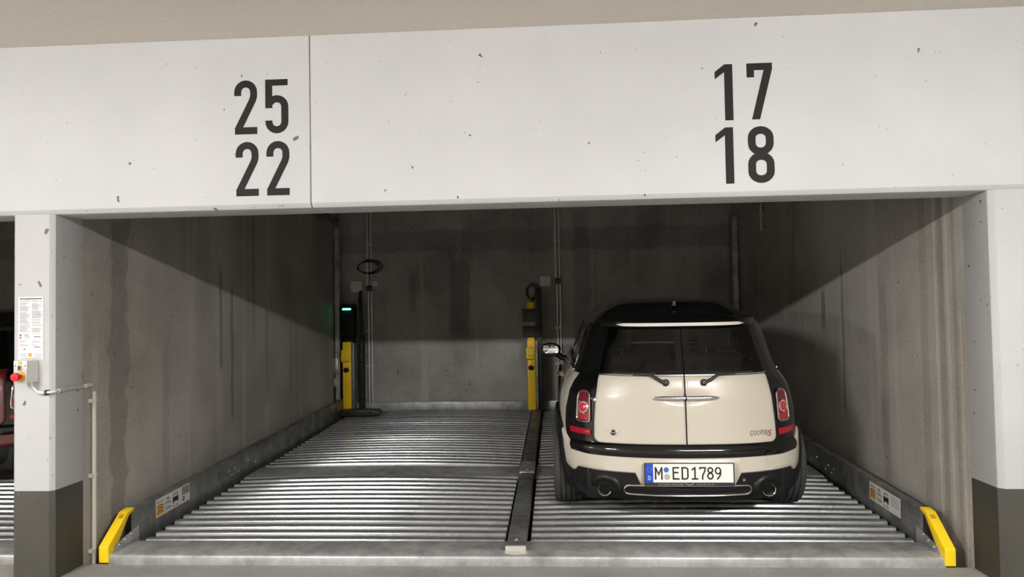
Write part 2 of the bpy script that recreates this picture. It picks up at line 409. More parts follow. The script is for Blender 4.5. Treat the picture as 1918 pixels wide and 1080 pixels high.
# columns: chamfered, white above, grey paint below
def column(name, x0, x1, label):
    t = thing(name, label, 'column', (x0, 0, 0)); props(t, kind='structure')
    del t['category']
    c = .022
    def outline(yb): return [(x0, c), (x0+c, 0), (x1-c, 0), (x1, c), (x1, yb), (x0, yb)]
    prism('painted_shaft', outline(T), 'z', ZG, ZB, WHITECOL, t, bev=.003)
    prism('painted_base', outline(T), 'z', 0, ZG, GREYP, t)
    return t
column('wall_front_column', -.24, 0, 'white column with grey painted foot, carrying a notice and a control box')
def rcol():
    t = thing('wall_front_right', 'white wall end with grey painted foot right of the cream car', None, (BW, 0, 0), kind='structure')
    c = .026; x0, x1 = BW, 10.98
    out = [(x0, c), (x0+c, 0), (x1, 0), (x1, T), (x0, T)]
    prism('painted_shaft', out, 'z', ZG, ZB, WHITECOL, t, bev=.003); prism('painted_base', out, 'z', 0, ZG, GREYP, t)
rcol()
# chipped paint on the grey foot of the left column
# numbers on the beam
def number(txt, x0s, zb, label):
    t = thing('bay_number', label, 'number', (x0s[0], -.001, zb), group='black bay numbers on the beam')
    h = .297
    for ch, x0 in zip(txt, x0s):
        V, Fc, LY = glyph_geo(DIN[ch], True); flat('digit', V, Fc, lambda u, v, w, x0=x0: (x0+u*h, -.0005-w, zb+v*h), .0012, NUM, t, layer=LY)
number('25', (1.034, 1.208), 2.418, 'black number 25, the upper number left of the beam joint')
number('22', (1.040, 1.212), 2.079, 'black number 22, the lower number left of the beam joint')
number('17', (3.628, 3.793), 2.409, 'black number 17, the upper number above the cream car')
number('18', (3.624, 3.790), 2.075, 'black number 18, the lower number above the cream car')

# ================================================================= LUMINAIRES IN THE AISLE
for i, lx in enumerate(LAMP_X):
    t = thing('ceiling_luminaire', ['long tube luminaire on the aisle ceiling opposite the left column', 'long tube luminaire on the aisle ceiling opposite the cream car', 'long tube luminaire at the far left of the aisle ceiling'][i], 'lamp', (lx, LAMP_Y, LAMP_Z), group='aisle tube luminaires')
    box('housing', lx-.78, lx+.78, LAMP_Y-.085, LAMP_Y+.085, LAMP_Z+.0222, ZT-.001, BOXG, t, bev=.006)
    box('diffuser', lx-.75, lx+.75, LAMP_Y-.07, LAMP_Y+.07, LAMP_Z-.022, LAMP_Z+.022, LAMPE, t)
    for s in (-1, 1): box('end_cap', lx+s*.765-.015, lx+s*.765+.015, LAMP_Y-.075, LAMP_Y+.075, LAMP_Z-.025, LAMP_Z+.0221, BOXG, t)

# ================================================================= PARKING PLATFORM
SL = .0288; PY, PZ = .25, .056
def psurf(y): return PZ+math.tan(SL)*(y-PY)
PITCH = .1115
PROF = [(.000, -.028), (.0155, -.028), (.0200, -.0045), (.0218, -.0016), (.0265, 0), (.068, 0), (.0727, -.0016), (.0745, -.0045), (.079, -.028), (.1115, -.028), (.1115, -.034), (0, -.034)]
SX0, SX1 = .222, 2.44
def slat_mesh(camber, length):
    V = []; Fc = []; ns = 12; k = len(PROF)
    for i in range(ns+1):
        a = i/ns; z = camber*4*a*(1-a)
        for y, h in PROF: V.append((a*length, y, h+z))
    for i in range(ns):
        for j in range(k): Fc.append((i*k+j, i*k+(j+1) % k, (i+1)*k+(j+1) % k, (i+1)*k+j))
    Fc += [tuple(range(k)), tuple(ns*k+j for j in range(k))[::-1]]
    me = mesh_data('slat', V, Fc, GALV)
    bm = bmesh.new(); bm.from_mesh(me); bmesh.ops.recalc_face_normals(bm, faces=bm.faces)
    for f in bm.faces: f.smooth = True
    for e in bm.edges:
        if len(e.link_faces) == 2 and e.calc_face_angle(0) > math.radians(50): e.smooth = False
    bm.to_mesh(me); bm.free(); return me
ROWS = [.25+PITCH*i for i in range(13)] + [2.08+PITCH*i for i in range(25)]   # along the slope, from the front edge
RTILT = [random.uniform(-.05, .02) for _ in range(17)]
ROWM = [slat_mesh(.004+.022*min(1, max(0, (s-.3)/1.6)), SX1-SX0) for s in ROWS]
def label_plate(t, xw, y0, y1, side):
    """load label on a side beam; side +1 faces right"""
    L = y1-y0; H = .118; zb = .052
    x = xw
    # local platform coords: (x, s, h); text reads towards the right as seen by the viewer
    def place(u, v, w):
        yy = (y0+u) if side > 0 else (y1-u)
        return (x+side*(.0005+w), yy, zb+v)
    p = flat('load_label', *rects([(0, L, 0, H)]), place, .0015, LABELW, t, False)
    def pl(u, v, w): q = place(u, v, w); return (q[0]+side*.0016, q[1], q[2])
    a = .075
    V, Fc = [], []
    flat('logo_field', *rects([(.012, .012+a, .012, .012+.062)]), pl, .0004, ORANGE, p, False)
    def pl2(u, v, w): q = place(u, v, w); return (q[0]+side*.0021, q[1], q[2])
    for k in range(3):
        pts = [(.012+a*i/8, .024+.02*k+.012*math.sin(PI*(i/8)*1.1)) for i in range(9)]
        flat('logo_wave', *ribbon(pts, .0045), pl2, .0003, INKK, p, False)
    flat('logo_text', *text_fit('W Ö H R', .014, .084, .085, .103), pl, .0004, INKK, p, False)
    flat('load_text', *text_fit('max.', .125, .165, .083, .100), pl, .0004, INKK, p, False)
    flat('load_text', *text_fit('2600kg', .105, .180, .052, .073), pl, .0004, INKK, p, False)
    flat('load_text', *text_fit('5732lbs', .105, .180, .018, .040), pl, .0004, INKK, p, False)
    c0 = .205
    flat('car_pictogram', *rects([(c0, c0+.072, .045, .075), (c0+.004, c0+.016, .034, .045), (c0+.056, c0+.068, .034, .045), (c0+.01, c0+.016, .075, .098), (c0+.056, c0+.062, .075, .098), (c0+.01, c0+.062, .094, .099)]), pl, .0004, INKK, p, False)
    flat('weight_pictogram', *rects([(c0+.0, c0+.012, .008, .024), (c0+.02, c0+.03, .008, .02), (c0+.045, c0+.055, .008, .024), (c0+.062, c0+.07, .008, .02)]), pl, .0004, GREYPR, p, False)
    if side > 0:
        flat('data_field', *rects([(L-.105, L-.008, .055, .11)]), pl, .0004, GREYPR, p, False)
        flat('ring_mark', *ring2(L-.085, .03, .012, .008), pl, .0004, INKK, p, False)
    else:
        flat('small_print', *rects([(L-.12, L-.012, .098-.013*i, .098-.013*i+.004) for i in range(5)]), pl, .0004, GREYPR, p, False)
def make_platform(xo, halves, label, first):
    t = thing('parking_platform', label, 'platform', (xo, PY, PZ), (SL, 0, 0))
    D = lambda name, *a, **k: box(name, *a, **k)
    x0 = .15 if 0 in halves else 2.5
    for h in halves:
        xs = SX0 if h == 0 else 2.595
        for s, me in zip(ROWS, ROWM):
            o = link(bpy.data.objects.new('slat', me)); o.parent = t; o.location = (xs, s, 0); o.rotation_euler.x = RTILT[int(round(s*1000)) % 17]
    # front plate with its rounded nose
    prof = [(.0, -.072), (.0, -.012), (.004, -.004), (.012, 0), (.245, 0), (.245, -.03), (.05, -.05), (.05, -.072)]
    o = prism('front_plate', prof, 'x', x0, 4.85, GALVP, t, False); bevel(o, .004, 2)
    for h in halves:
        xa, xb = (.205, 2.45) if h == 0 else (2.585, 4.83)
        o = prism('cross_plate', [(0, 0), (.335, 0), (.345, -.012), (.345, -.04), (-.01, -.04), (-.01, -.012)], 'x', xa, xb, GALVP, t, False)
        o.location.y = 1.715; bevel(o, .004)
        box('back_plate', xa-.03, xb, 4.90, 4.925, -.05, .105, GALVP, t, False, bev=.004)
    for sgn, xw in (((1, .155), (-1, 4.845)) if 0 in halves else ((-1, 4.845),)):
        # side beam: web plus outward top flange
        def X(a): return xw-sgn*a
        V = []
        prof = [(0, -.06), (0, .185), (.052, .185), (.052, .176), (.008, .176), (.008, -.06)]
        pts = [(X(a), h) for a, h in prof]
        o = prism('side_beam', pts, 'y', .24, 5.0, GALVD, t, False); bevel(o, .002)
        # sloping steel end of the beam under the yellow cap, with three bolts
        prism('beam_end_plate', [(.03, -.03), (.03, .0), (.06, .035), (.30, .075), (.30, -.04), (.05, -.04)], 'x', min(X(0), X(-.006)), max(X(0), X(-.006)), GALVP, t, False)
        for by, bz in ((.10, .024), (.16, .038), (.22, .052)):
            lathe('bolt', [(.009, 0), (.009, .008), (.005, .011)], (X(-.006), by, bz), (sgn, 0, 0), ZINC, t, False, 8)
        for by, bz in ((1.55, .09), (1.60, .05), (1.66, .09), (1.72, .05), (1.9, .10), (2.05, .05)):
            lathe('bolt', [(.008, 0), (.008, .007), (.004, .010)], (X(0), by, bz), (sgn, 0, 0), ZINC, t, False, 8)
        cap = prism('edge_cap', [(-.005, -.045), (-.005, .048), (.195, .19), (.265, .197), (.255, .18), (.205, .165), (.06, .0), (.05, -.045)], 'x', min(X(-.003), X(.055)), max(X(-.003), X(.055)), YEL, t, False)
        bevel(cap, .004)
        if first or sgn < 0:
            n = Vector((0, -.142, .2)).normalized()
            def pc(u, v, w, X=X): return (X(.045)+sgn*u, -.005+(.195+.005)*v - .58*w, .048+(.142)*v+.81*w)
            flat('cap_print', *rects([(.008, .036, .80, .92)]), pc, .0008, mat('worn_print', srgb(170, 140, 30), .6) if 'worn_print' not in MATS else MATS['worn_print'], cap, False)
            label_plate(t, xw, .50, .93, sgn)
    # centre channel
    if 0 in halves:
        xa, xb = 2.462, 2.572
        for ya, yb in ((.075, 1.70), (2.06, 4.90)):
            o = prism('centre_channel', [(xa, -.03), (xa, .028), (xa+.008, .036), (xb-.008, .036), (xb, .028), (xb, -.03)], 'y', ya, yb, GALVD, t, False); bevel(o, .002)
        box('joint_plate', xa-.004, xb+.004, 1.70, 2.06, -.02, .042, GALVP, t, False, bev=.003)
        for by in (1.76, 1.99):
            for bx in (xa+.045, xa+.062): lathe('bolt', [(.008, 0), (.008, .007), (.004, .010)], (bx, by, .042), (0, 0, 1), ZINC, t, False, 8)
        lathe('bolt', [(.022, 0), (.022, .003), (.009, .0035), (.009, .008), (.005, .010)], (xa+.055, .17, .036), (0, 0, 1), ZINC, t, False, 14)
        box('channel_end', xa-.004, xb+.004, .055, .078, -.0, .036, STEELB, t, False, bev=.003)
        pts = [(xa-.02+i*.0, 0) for i in range(0)]
        e = [(xa-.015, .09)]+[(2.517-.07*math.cos(a*PI/10), .085-.05*math.sin(a*PI/10)**.6) for a in range(1, 10)]+[(xb+.015, .09)]
        prism('weld_bracket', e, 'z', 0, .006, STEELB, t, False)
        for sgn in (-1, 1):     # upstand flanges of the slats along the channel
            xx = xa-.012 if sgn < 0 else xb+.008
    return t
plat = make_platform(0, (0, 1), 'galvanised ribbed double parking platform under the cream car', True)
make_platform(-5.24, (1,), 'galvanised ribbed parking platform behind the left column under the red car', False)

# ================================================================= CAR
ZK = [.15, .18, .25, .36, .45, .52, .60, .70, .80, .87, .91, .935, .955, 1.0, 1.1, 1.2, 1.255]
RK = [.09, .06, .02, .00, .01, .03, .04, .05, .06, .075, .085, .095, .10, .118, .155, .190, .205]
WK = [.72, .75, .770, .784, .789, .790, .789, .783, .764, .737, .709, .688, .675, .658, .625, .592, .572]
FK = [3.70, 3.82, 3.90, 3.94, 3.95, 3.95, 3.93, 3.86, 3.60, 3.15, 2.95, 2.86, 2.80, 2.74, 2.60, 2.47, 2.40]
NEXP = 2.75
def LK(z): return .62 if z < .9 else max(.50, .62-(z-.9)*.5)
def car_poly(z):
    w = np.interp(z, ZK, WK); r = np.interp(z, ZK, RK); f = np.interp(z, ZK, FK); L = LK(z); Lf = .75
    a = np.linspace(0, PI/2, 60)
    x = np.r_[w*np.sin(a)**(2/NEXP), w]; y = np.r_[r+L-L*np.cos(a)**(2/NEXP), r+L]
    y[-2:] = r+L; x[-2:] = w
    d = np.r_[0, np.cumsum(np.hypot(np.diff(x), np.diff(y)))]
    n2 = 2.6
    xf = np.r_[w*np.cos(a)**(2/n2)]; yf = f-Lf+Lf*np.sin(a)**(2/n2); xf[-1] = 0
    df = np.r_[0, np.cumsum(np.hypot(np.diff(xf), np.diff(yf)))]
    return dict(x=x, y=y, d=d/d[-1], xf=xf, yf=yf, df=df/df[-1], w=w, y1=r+L, y2=f-Lf)
_pc = {}
def cp(z):
    k = round(float(z), 4)
    if k not in _pc: _pc[k] = car_poly(k)
    return _pc[k]
def surf(t, z):
    s = 1 if t >= 0 else -1; t = abs(t); c = cp(z)
    if t <= 1: x, y = np.interp(t, c['d'], c['x']), np.interp(t, c['d'], c['y'])
    elif t <= 2: x, y = c['w'], c['y1']+(t-1)*(c['y2']-c['y1'])
    else: x, y = np.interp(t-2, c['df'], c['xf']), np.interp(t-2, c['df'], c['yf'])
    return Vector((s*float(x), float(y), float(z)))
def snorm(t, z):
    e = .004
    a = surf(t+e, z)-surf(t-e, z); b = surf(t, z+e)-surf(t, z-e)
    n = a.cross(b)
    return n.normalized() if n.length else Vector((0, -1, 0))
def t_x(x, z):
    c = cp(z); return math.copysign(float(np.interp(abs(x), c['x'], c['d'])), x)
def t_y(y, z, s):
    c = cp(z)
    if y < c['y1']: return s*float(np.interp(y, c['y'], c['d']))
    return s*(1+(y-c['y1'])/(c['y2']-c['y1']))
def slab(name, fn, nu, nv, m, parent, off=.008, depth=.012, us=None, vs=None, inset=0.0, smooth=True):
    """fn(a,b) -> (t,z) on the body surface (or (t,z,extra offset)); makes a shell piece with turned-in edges"""
    us = us or [i/nu for i in range(nu+1)]; vs = vs or [j/nv for j in range(nv+1)]
    nu = len(us)-1; nv = len(vs)-1
    V = []
    for b in vs:
        for a in us:
            q = fn(a, b); ex = q[2] if len(q) > 2 else 0
            V.append(surf(q[0], q[1])+snorm(q[0], q[1])*(off+ex))
    Fc = [(j*(nu+1)+i, j*(nu+1)+i+1, (j+1)*(nu+1)+i+1, (j+1)*(nu+1)+i) for j in range(nv) for i in range(nu)]
    loop = [(i, 0) for i in range(nu)]+[(nu, j) for j in range(nv)]+[(i, nv) for i in range(nu, 0, -1)]+[(0, j) for j in range(nv, 0, -1)]
    n0 = len(V); idx = []
    for i, j in loop:
        q = fn(us[i], vs[j]); idx.append(j*(nu+1)+i)
        V.append(V[j*(nu+1)+i]-snorm(q[0], q[1])*depth)
    k = len(loop)
    for i in range(k): Fc.append((idx[(i+1) % k], idx[i], n0+i, n0+(i+1) % k))
    o = mk(name, V, Fc, m, parent, False)
    return autosmooth(o, 45)
def tang(x, z, off=0.0):
    """tangent frame on the rear surface at (x,z): place(u,v,h), u towards +x"""
    t = t_x(x, z); n = snorm(t, z)
    if n.y > 0: n = -n
    p = surf(t, z)+n*off; u = Vector((0, 0, 1)).cross(n); u = -u if u.x < 0 else u; u.normalize()
    v = n.cross(u); v = -v if v.z < 0 else v
    return lambda a, b, h: p+u*a+v*b+n*h
def side_x(y, z):
    c = cp(z)
    if y < c['y1']: return float(np.interp(y, c['y'], c['x']))
    if y > c['y2']: return float(np.interp(y, c['yf'], c['xf']))
    return float(c['w'])
AXR, AXF = .655, 3.18
def door_edge(z):
    x = float(np.interp(z, [.51, .56, .65, .80, .94], [.552, .556, .553, .540, .516]))
    return x
def make_wheel(parent, x, y, s):
    wd = .195
    prof = [(.205, -.085), (.245, -.0975), (.285, -.094), (.298, -.080)]
    for gx in (-.052, -.018, .018, .052):
        prof += [(.300, gx-.005), (.292, gx-.0045), (.292, gx+.0045), (.300, gx+.005)]
    prof += [(.298, .080), (.285, .094), (.245, .0975), (.205, .085)]
    w = lathe('tyre', prof, (x, y, .30), (1, 0, 0), RUB, parent, False, 48, cap=False)
    lathe('rim', [(.206, -.09), (.195, -.07), (.190, .02*s), (.06, .03*s), (.055, .05*s), (.19, .045*s), (.198, .08), (.206, .09)], (x, y, .30), (1, 0, 0), SATIN, w, False, 32, cap=False)
    V = []; Fc = []
    for k in range(5):
        a = 2*PI*k/5
        for da, r in ((-.35, .05), (.35, .05), (.13, .195), (-.13, .195)):
            for dx in (.055*s, .085*s):
                V.append((x+dx, y+r*math.cos(a+da), .30+r*math.sin(a+da)))
        n = k*8; Fc += [(n, n+2, n+4, n+6), (n+1, n+7, n+5, n+3), (n, n+1, n+3, n+2), (n+2, n+3, n+5, n+4), (n+4, n+5, n+7, n+6), (n+6, n+7, n+1, n)]
    mk('spoke_star', V, Fc, SATIN, w, False)
def make_car(label, loc, rot, paint, full=True):
    t = thing('car', label, 'car', loc, rot)
    # --- painted shell: stacked plan outlines, wheel openings left out
    zs = [.18, .22, .25, .30, .36, .42, .48, .54, .60, .66, .72, .78, .82, .86, .885, .905, .92, .935]
    ts = [i/16 for i in range(17)]+[1+i/34 for i in range(1, 35)]+[2+i/12 for i in range(1, 13)]
    tt = [-a for a in ts[:0:-1]]+ts
    V = [surf(a, z) for z in zs for a in tt]; n = len(tt); Fc = []
    for j in range(len(zs)-1):
        for i in range(n-1):
            q = (j*n+i, j*n+i+1, (j+1)*n+i+1, (j+1)*n+i)
            c = sum((V[k] for k in q), Vector())/4
            if abs(c.x) > .45 and any((c.y-ay)**2+(c.z-.30)**2 < .345**2 for ay in (AXR, AXF)): continue
            Fc.append(q)
    autosmooth(mk('body_shell', V, Fc, paint, t, False), 60)
    # hood and tail deck closing the shell top, under the cabin
    V = [surf(a, .935) for a in tt]; mk('belt_deck', V, [tuple(range(len(V)))], GBLK, t, False)
    box('underbody', -.62, .62, .12, 3.75, .16, .40, BLK, t, False, bev=.03)
    for sx in (-1, 1):
        for ay in (AXR, AXF):
            # wheel housing (inside of the arch) and arch trim
            P = [(ay+.36*math.cos(a*PI/12), .30+.36*math.sin(a*PI/12)) for a in range(-2, 15)]
            V = [(sx*.50, y, z) for y, z in P]+[(sx*(side_x(min(y, 3.6), max(z, .18))-.004), y, z) for y, z in P]; k = len(P)
            mk('wheel_housing', V, [(i, i+1, k+i+1, k+i) for i in range(k-1)]+[tuple(range(k))], BLK, t, False)
            NN = 26; V = []
            for i in range(NN+1):
                a = math.radians(-18+216*i/NN)
                for rr, ox in ((.328, -.05), (.328, .026), (.340, .032), (.390, .022), (.397, -.01)):
                    y = ay+rr*math.cos(a); z = max(.17, .30+rr*math.sin(a)); V.append((sx*(side_x(y, z)+ox), y, z))
            Fc = [(i*5+j, (i+1)*5+j, (i+1)*5+j+1, i*5+j+1) for i in range(NN) for j in range(4)]
            autosmooth(mk('wheel_arch_trim', V, Fc, TRIMB, t, False), 50)
            make_wheel(t, sx*.727, ay, sx)
    # --- cabin: pillars, roof
    def strip(name, f0, f1, z0, z1, m, nu=6, nv=8, off=0, depth=.02):
        return slab(name, lambda a, b: (lambda z: (f0(z)+(f1(z)-f0(z))*a, z))(z0+(z1-z0)*b), nu, nv, m, t, off, depth)
    gl = lambda z: float(np.interp(z, [.935, 1.25], [.516, .432]))
    for s in (-1, 1):
        strip('rear_pillar', lambda z: t_x(s*(gl(z)+.004), z), lambda z: t_y(.50+(z-.935)*.12, z, s), .93, 1.25, GBLK)
        strip('side_window', lambda z: t_y(.50+(z-.935)*.12, z, s), lambda z: t_y(1.22, z, s), .95, 1.235, GLASS, off=-.004, depth=.004)
        strip('door_pillar', lambda z: t_y(1.22, z, s), lambda z: t_y(1.31, z, s), .93, 1.25, GBLK, 3)
        strip('side_window', lambda z: t_y(1.31, z, s), lambda z: t_y(min(2.28, cp(z)['y2']+.28-(z-.93)*.5), z, s), .95, 1.235, GLASS, off=-.004, depth=.004)
        strip('front_pillar', lambda z: t_y(min(2.28, cp(z)['y2']+.28-(z-.93)*.5), z, s) if False else s*(1.0+(1.31-1)+.55), lambda z: s*2.32, .93, 1.25, GBLK, 8)
        strip('cabin_rail', lambda z: t_x(s*.43, z), lambda z: s*2.3, 1.232, 1.258, GBLK, 24, 2)
        tube('belt_chrome_strip', [surf(t_y(y, .94, s), .94)+Vector((s*.004, 0, 0)) for y in np.linspace(.50, 2.5, 16)], .006, CHROME, t, False, 6)
    slab('windscreen', lambda a, b: ((lambda q: q if q <= 3 else -(6-q))(2.32+(6-2.32*2)*a), .95+.29*b), 16, 6, GLASS, t, -.004, .004)
    # roof dome
    V = []; Fc = []; nr = 14; OUT = [surf(a, 1.255) for a in tt]; k = len(OUT); cy = 1.30
    for j in range(nr+1):
        rho = 1-(j/nr); rho = math.sin(rho*PI/2)
        for p in OUT:
            x = p.x*1.004*rho; y = cy+(p.y-cy)*rho
            V.append((x, y, 1.255+.152*(1-min(1, abs(x)/.576)**5)*(1-min(1, abs(y-cy)/1.12)**4)*(1-rho**9)))
    for j in range(nr):
        for i in range(k): Fc.append((j*k+i, j*k+(i+1) % k, (j+1)*k+(i+1) % k, (j+1)*k+i))
    autosmooth(mk('roof', V, Fc, GBLK, t, False), 40)
    # roof spoiler with its pale lamp strip
    def sp(x, h, yy): return (x, surf(t_x(x, 1.25), 1.25).y+yy, h)
    xs = [-.505+1.01*i/20 for i in range(21)]; V = []
    for x in xs:
        e = 1-abs(x/.505)**6
        for h, yy in ((1.238, .02), (1.240, -.045*e-.005), (1.268, -.055*e-.005), (1.282, -.045*e), (1.318-.045*(x/.505)**2, .10)): V.append(sp(x, h, yy))
    Fc = [(i*5+j, (i+1)*5+j, (i+1)*5+(j+1) % 5, i*5+(j+1) % 5) for i in range(20) for j in range(5)]+[(0, 1, 2, 3, 4), tuple(100+j for j in range(5))]
    spo = autosmooth(mk('roof_spoiler', V, Fc, GBLK, t, False), 40)
    xs = [-.405+.81*i/20 for i in range(21)]; V = []
    for x in xs:
        e = 1-abs(x/.505)**6; q = .010*(1-abs(x/.405)**14)**.5 if abs(x) < .405 else 0
        for h, yy in ((1.254-q, -.050*e-.005), (1.254-q, -.060*e-.008), (1.254+q, -.063*e-.008), (1.254+q, -.052*e-.005)): V.append(sp(x, h, yy))
    Fc = [(i*4+j, (i+1)*4+j, (i+1)*4+(j+1) % 4, i*4+(j+1) % 4) for i in range(20) for j in range(4)]
    mk('lamp_strip', V, Fc, CLEARL, spo, False)
    # --- tail panel (black), doors, windows
    xo = lambda z: float(np.interp(z, [.445, .465, .50, .54, .60, .70, .82, .88, .935], [.62, .675, .712, .730, .737, .732, .705, .675, .632]))
    for s in (-1, 1):
        slab('tail_panel', lambda a, b: (lambda z: (t_x(s*(door_edge(z)-.02), z)*(1-a)+t_x(s*xo(z), z)*a, z))(.47+(.938-.47)*b), 12, 16, GBLK, t, .005, .012)
        # door: rounded lower corner, shallow bowl behind the handle
        vs = [0, .012, .03, .06, .10, .15]+[.2+.8*i/20 for i in range(21)]
        us = [0, .01, .03]+[.06+.86*i/22 for i in range(23)]+[.94, .97, .99, 1]
        def dfn(a, b):
            z = .522+(.930-.522)*b; rc = .035; xr = door_edge(z)
            if z < .522+rc: xr -= rc-math.sqrt(max(0, rc*rc-(rc-(z-.522))**2))
            if z > .915: xr -= (z-.915)*.35
            x = .0045+(xr-.0045)*a
            d = 1-((x/.165)**2+((z-.806)/.043)**2)
            edge = min(a*xr, (1-a)*xr, z-.522, .930-z); rd = -.005*max(0, 1-edge/.008)**2
            return (t_x(s*x, z), z, (-.0125*(1-(1-d)**1.2) if d > 0 else 0)+rd)
        slab('door_seal', lambda a, b: (lambda z: (t_x(s*(door_edge(z)+.006)*a, z), z))(.514+(.942-.514)*b), 14, 12, BLK, t, .002, .01)
        door = slab('tailgate_door', dfn, 0, 0, paint, t, .016, .016, us, vs)
        # rear window of the door, with black border frame and chrome strip below
        def gfn(a, b):
            z = .945+(1.236-.945)*b; return (t_x(s*(.0035+(gl(z)-.0035)*a), z), z)
        slab('window_frame', lambda a, b: (lambda z: (t_x(s*(.0035+(gl(z)-.0035)*a), z), z))(.940+(.968-.940)*b), 10, 1, GBLK, door, .006, .008)
        slab('window_frame', lambda a, b: (lambda z: (t_x(s*(.0035+(gl(z)-.0035)*a), z), z))(1.205+(1.238-1.205)*b), 10, 1, GBLK, door, .006, .008)
        slab('window_frame', lambda a, b: (lambda z: (t_x(s*(.0035+.042*a), z), z))(.968+(1.205-.968)*b), 2, 8, GBLK, door, .006, .008)
        slab('window_frame', lambda a, b: (lambda z: (t_x(s*(gl(z)-.05+.05*a), z), z))(.968+(1.205-.968)*b), 2, 8, GBLK, door, .006, .008)
        slab('rear_window', gfn, 12, 10, GLASS, door, .009, .002)
        slab('chrome_strip', lambda a, b: (lambda z: (t_x(s*(.0035+(.513-.0035)*a), z), z))(.932+.009*b), 14, 1, CHROME, door, .018, .012)
        # handle half
        xs = [.004+.196*i/10 for i in range(11)]
        pts = [surf(t_x(s*x, .808), .808)+Vector((0, -.034, 0)) for x in xs]
        tube('door_handle', pts, [.0135]*8+[.0125, .010, .004], CHROME, door, False, 10)
        # wiper: pivot, arm and blade
        px, pz = s*.115, .893
        pl = tang(px, pz, .016)
        wp = lathe('wiper_pivot', [(.022, 0), (.021, .016), (.012, .024)], pl(0, 0, 0), pl(0, 0, 1)-pl(0, 0, 0), BLKP, door, False, 14)
        pt = []
        for fx, fz, h in ((0, 0, .022), (.045, .024, .026), (.085, .050, .028), (.115, .058, .024), (.20, .056, .016)):
            x = px+s*fx; z = pz+fz; pt.append(surf(t_x(x, z), z)+Vector((0, -h-.008, 0)))
        tube('wiper_arm', pt, [.013, .011, .0095, .008, .007], BLKP, wp, False, 8)
        pt = [surf(t_x(s*x, .952), .952)+Vector((0, -.016, 0)) for x in np.linspace(.17, .43, 10)]
        tube('wiper_blade', pt, .0065, BLKP, wp, False, 6)
    # tail lamps
    for s in (-1, 1):
        xc, zc = s*.612, .735
        P0 = tang(xc, zc, .006)
        # outline in (u,v): u positive outwards
        def OP(u, v, h, P0=P0, s=s):
            u2 = u - .10*v*0 + (.012 if True else 0)*0
            x = xc+s*u; z = zc+v; q = surf(t_x(x, z), z); n = snorm(t_x(x, z), z); n = -n if n.y > 0 else n
            return q+n*(.005+h)
        out = [(-.036, .080), (-.028, .092), (-.012, .097), (.012, .092), (.028, .078), (.037, .050), (.042, 0), (.045, -.05), (.046, -.078), (.040, -.090), (.026, -.094), (-.018, -.094), (-.030, -.088), (-.034, -.07), (-.035, 0), (-.036, .05)]
        dense = []
        for i in range(len(out)):
            a, b = out[i], out[(i+1) % len(out)]; dense += [a, ((a[0]+b[0])/2, (a[1]+b[1])/2)]
        V = [OP(0, 0, .006)]+[OP(u*.9, v*.95, .008) for u, v in dense]+[OP(u, v, .0) for u, v in dense]; k = len(dense)
        Fc = [(0, 1+i, 1+(i+1) % k) for i in range(k)]+[(1+i, 1+k+i, 1+k+(i+1) % k, 1+(i+1) % k) for i in range(k)]
        lamp = mk('tail_lamp', V, Fc, REDL, t, False, smooth=True)
        tube('lamp_bezel', [OP(u, v, .008) for u, v in dense], .0058, CHROME, lamp, False, 6, closed=True)
        # upper dark segment, centre roundel, lower segment
        def seg(name, v0, v1, m, hh):
            V = []; nn = 8
            us = lambda v: (float(np.interp(v, [-.094, -.07, 0, .05, .08, .097], [-.022, -.034, -.035, -.036, -.036, -.015])), float(np.interp(v, [-.094, -.078, 0, .05, .078, .095], [.03, .046, .042, .037, .028, .004])))
            for j in range(nn+1):
                v = v0+(v1-v0)*j/nn; a, b = us(v)
                for i in range(5): V.append(OP(a*.86+(b-a)*.86*i/4, v, hh))
            return mk(name, V, [(j*5+i, j*5+i+1, (j+1)*5+i+1, (j+1)*5+i) for j in range(nn) for i in range(4)], m, lamp, False, smooth=True)
        seg('upper_segment', .030, .086, REDD, .0095); seg('lower_segment', -.086, -.046, REDL, .0095)
        c = (.003, -.006)
        Q = tang(xc+s*c[0], zc+c[1], .012)
        def circ(name, r0, r1, h0, h1, m, par):
            V = [Q(r*math.cos(2*PI*i/28), r*math.sin(2*PI*i/28), h) for r, h in ((r0, h0), (r1, h1)) for i in range(28)]
            if r1 < .001: V = V[:28]+[Q(0, 0, h1)]; Fc = [(i, (i+1) % 28, 28) for i in range(28)]
            else: Fc = [(i, (i+1) % 28, 28+(i+1) % 28, 28+i) for i in range(28)]
            return mk(name, V, Fc, m, par, False, smooth=True)
        rd = circ('roundel', .036, .0, .004, .006, CLEARL, lamp)
        tube('roundel_ring', [Q(.038*math.cos(2*PI*i/28), .038*math.sin(2*PI*i/28), .004) for i in range(28)], .0042, CHROME, lamp, False, 6, closed=True)
        circ('roundel_rim', .030, .024, .0075, .010, REDL, rd); circ('roundel_lens', .024, .0, .010, .016, REDB, rd)
        slab('reflector', lambda a, b: (lambda z: (t_x(s*(.578+.122*a), z), z, .006*math.sin(PI*max(.03, min(.97, b)))**.5))(.560+.036*b+.004*a), 10, 5, REFL, t, .008, .010)
    # --- bumper: black upper band, painted skin, lower valance
    def band(name, m, zl, zu, xr0, xr1, off, depth, nu=40, nv=6, bulge=0.0):
        return slab(name, lambda a, b: (lambda x: (lambda z: (t_x(x, z), z, bulge*math.sin(PI*b)))(zl(abs(x))+(zu(abs(x))-zl(abs(x)))*b))(xr0+(xr1-xr0)*a), nu, nv, m, t, off, depth)
    band('bumper_ledge', GBLK, lambda x: .446+.004*x+.10*max(0, x-.60)**1.1, lambda x: .520-.0*x, -.69, .69, .020, .03, 40, 6, .012)
    cb = lambda x: float(np.interp(x, [0, .285, .315, .655, .675, .69, .72, .76, .79], [.283, .283, .352, .358, .330, .325, .345, .375, .40]))
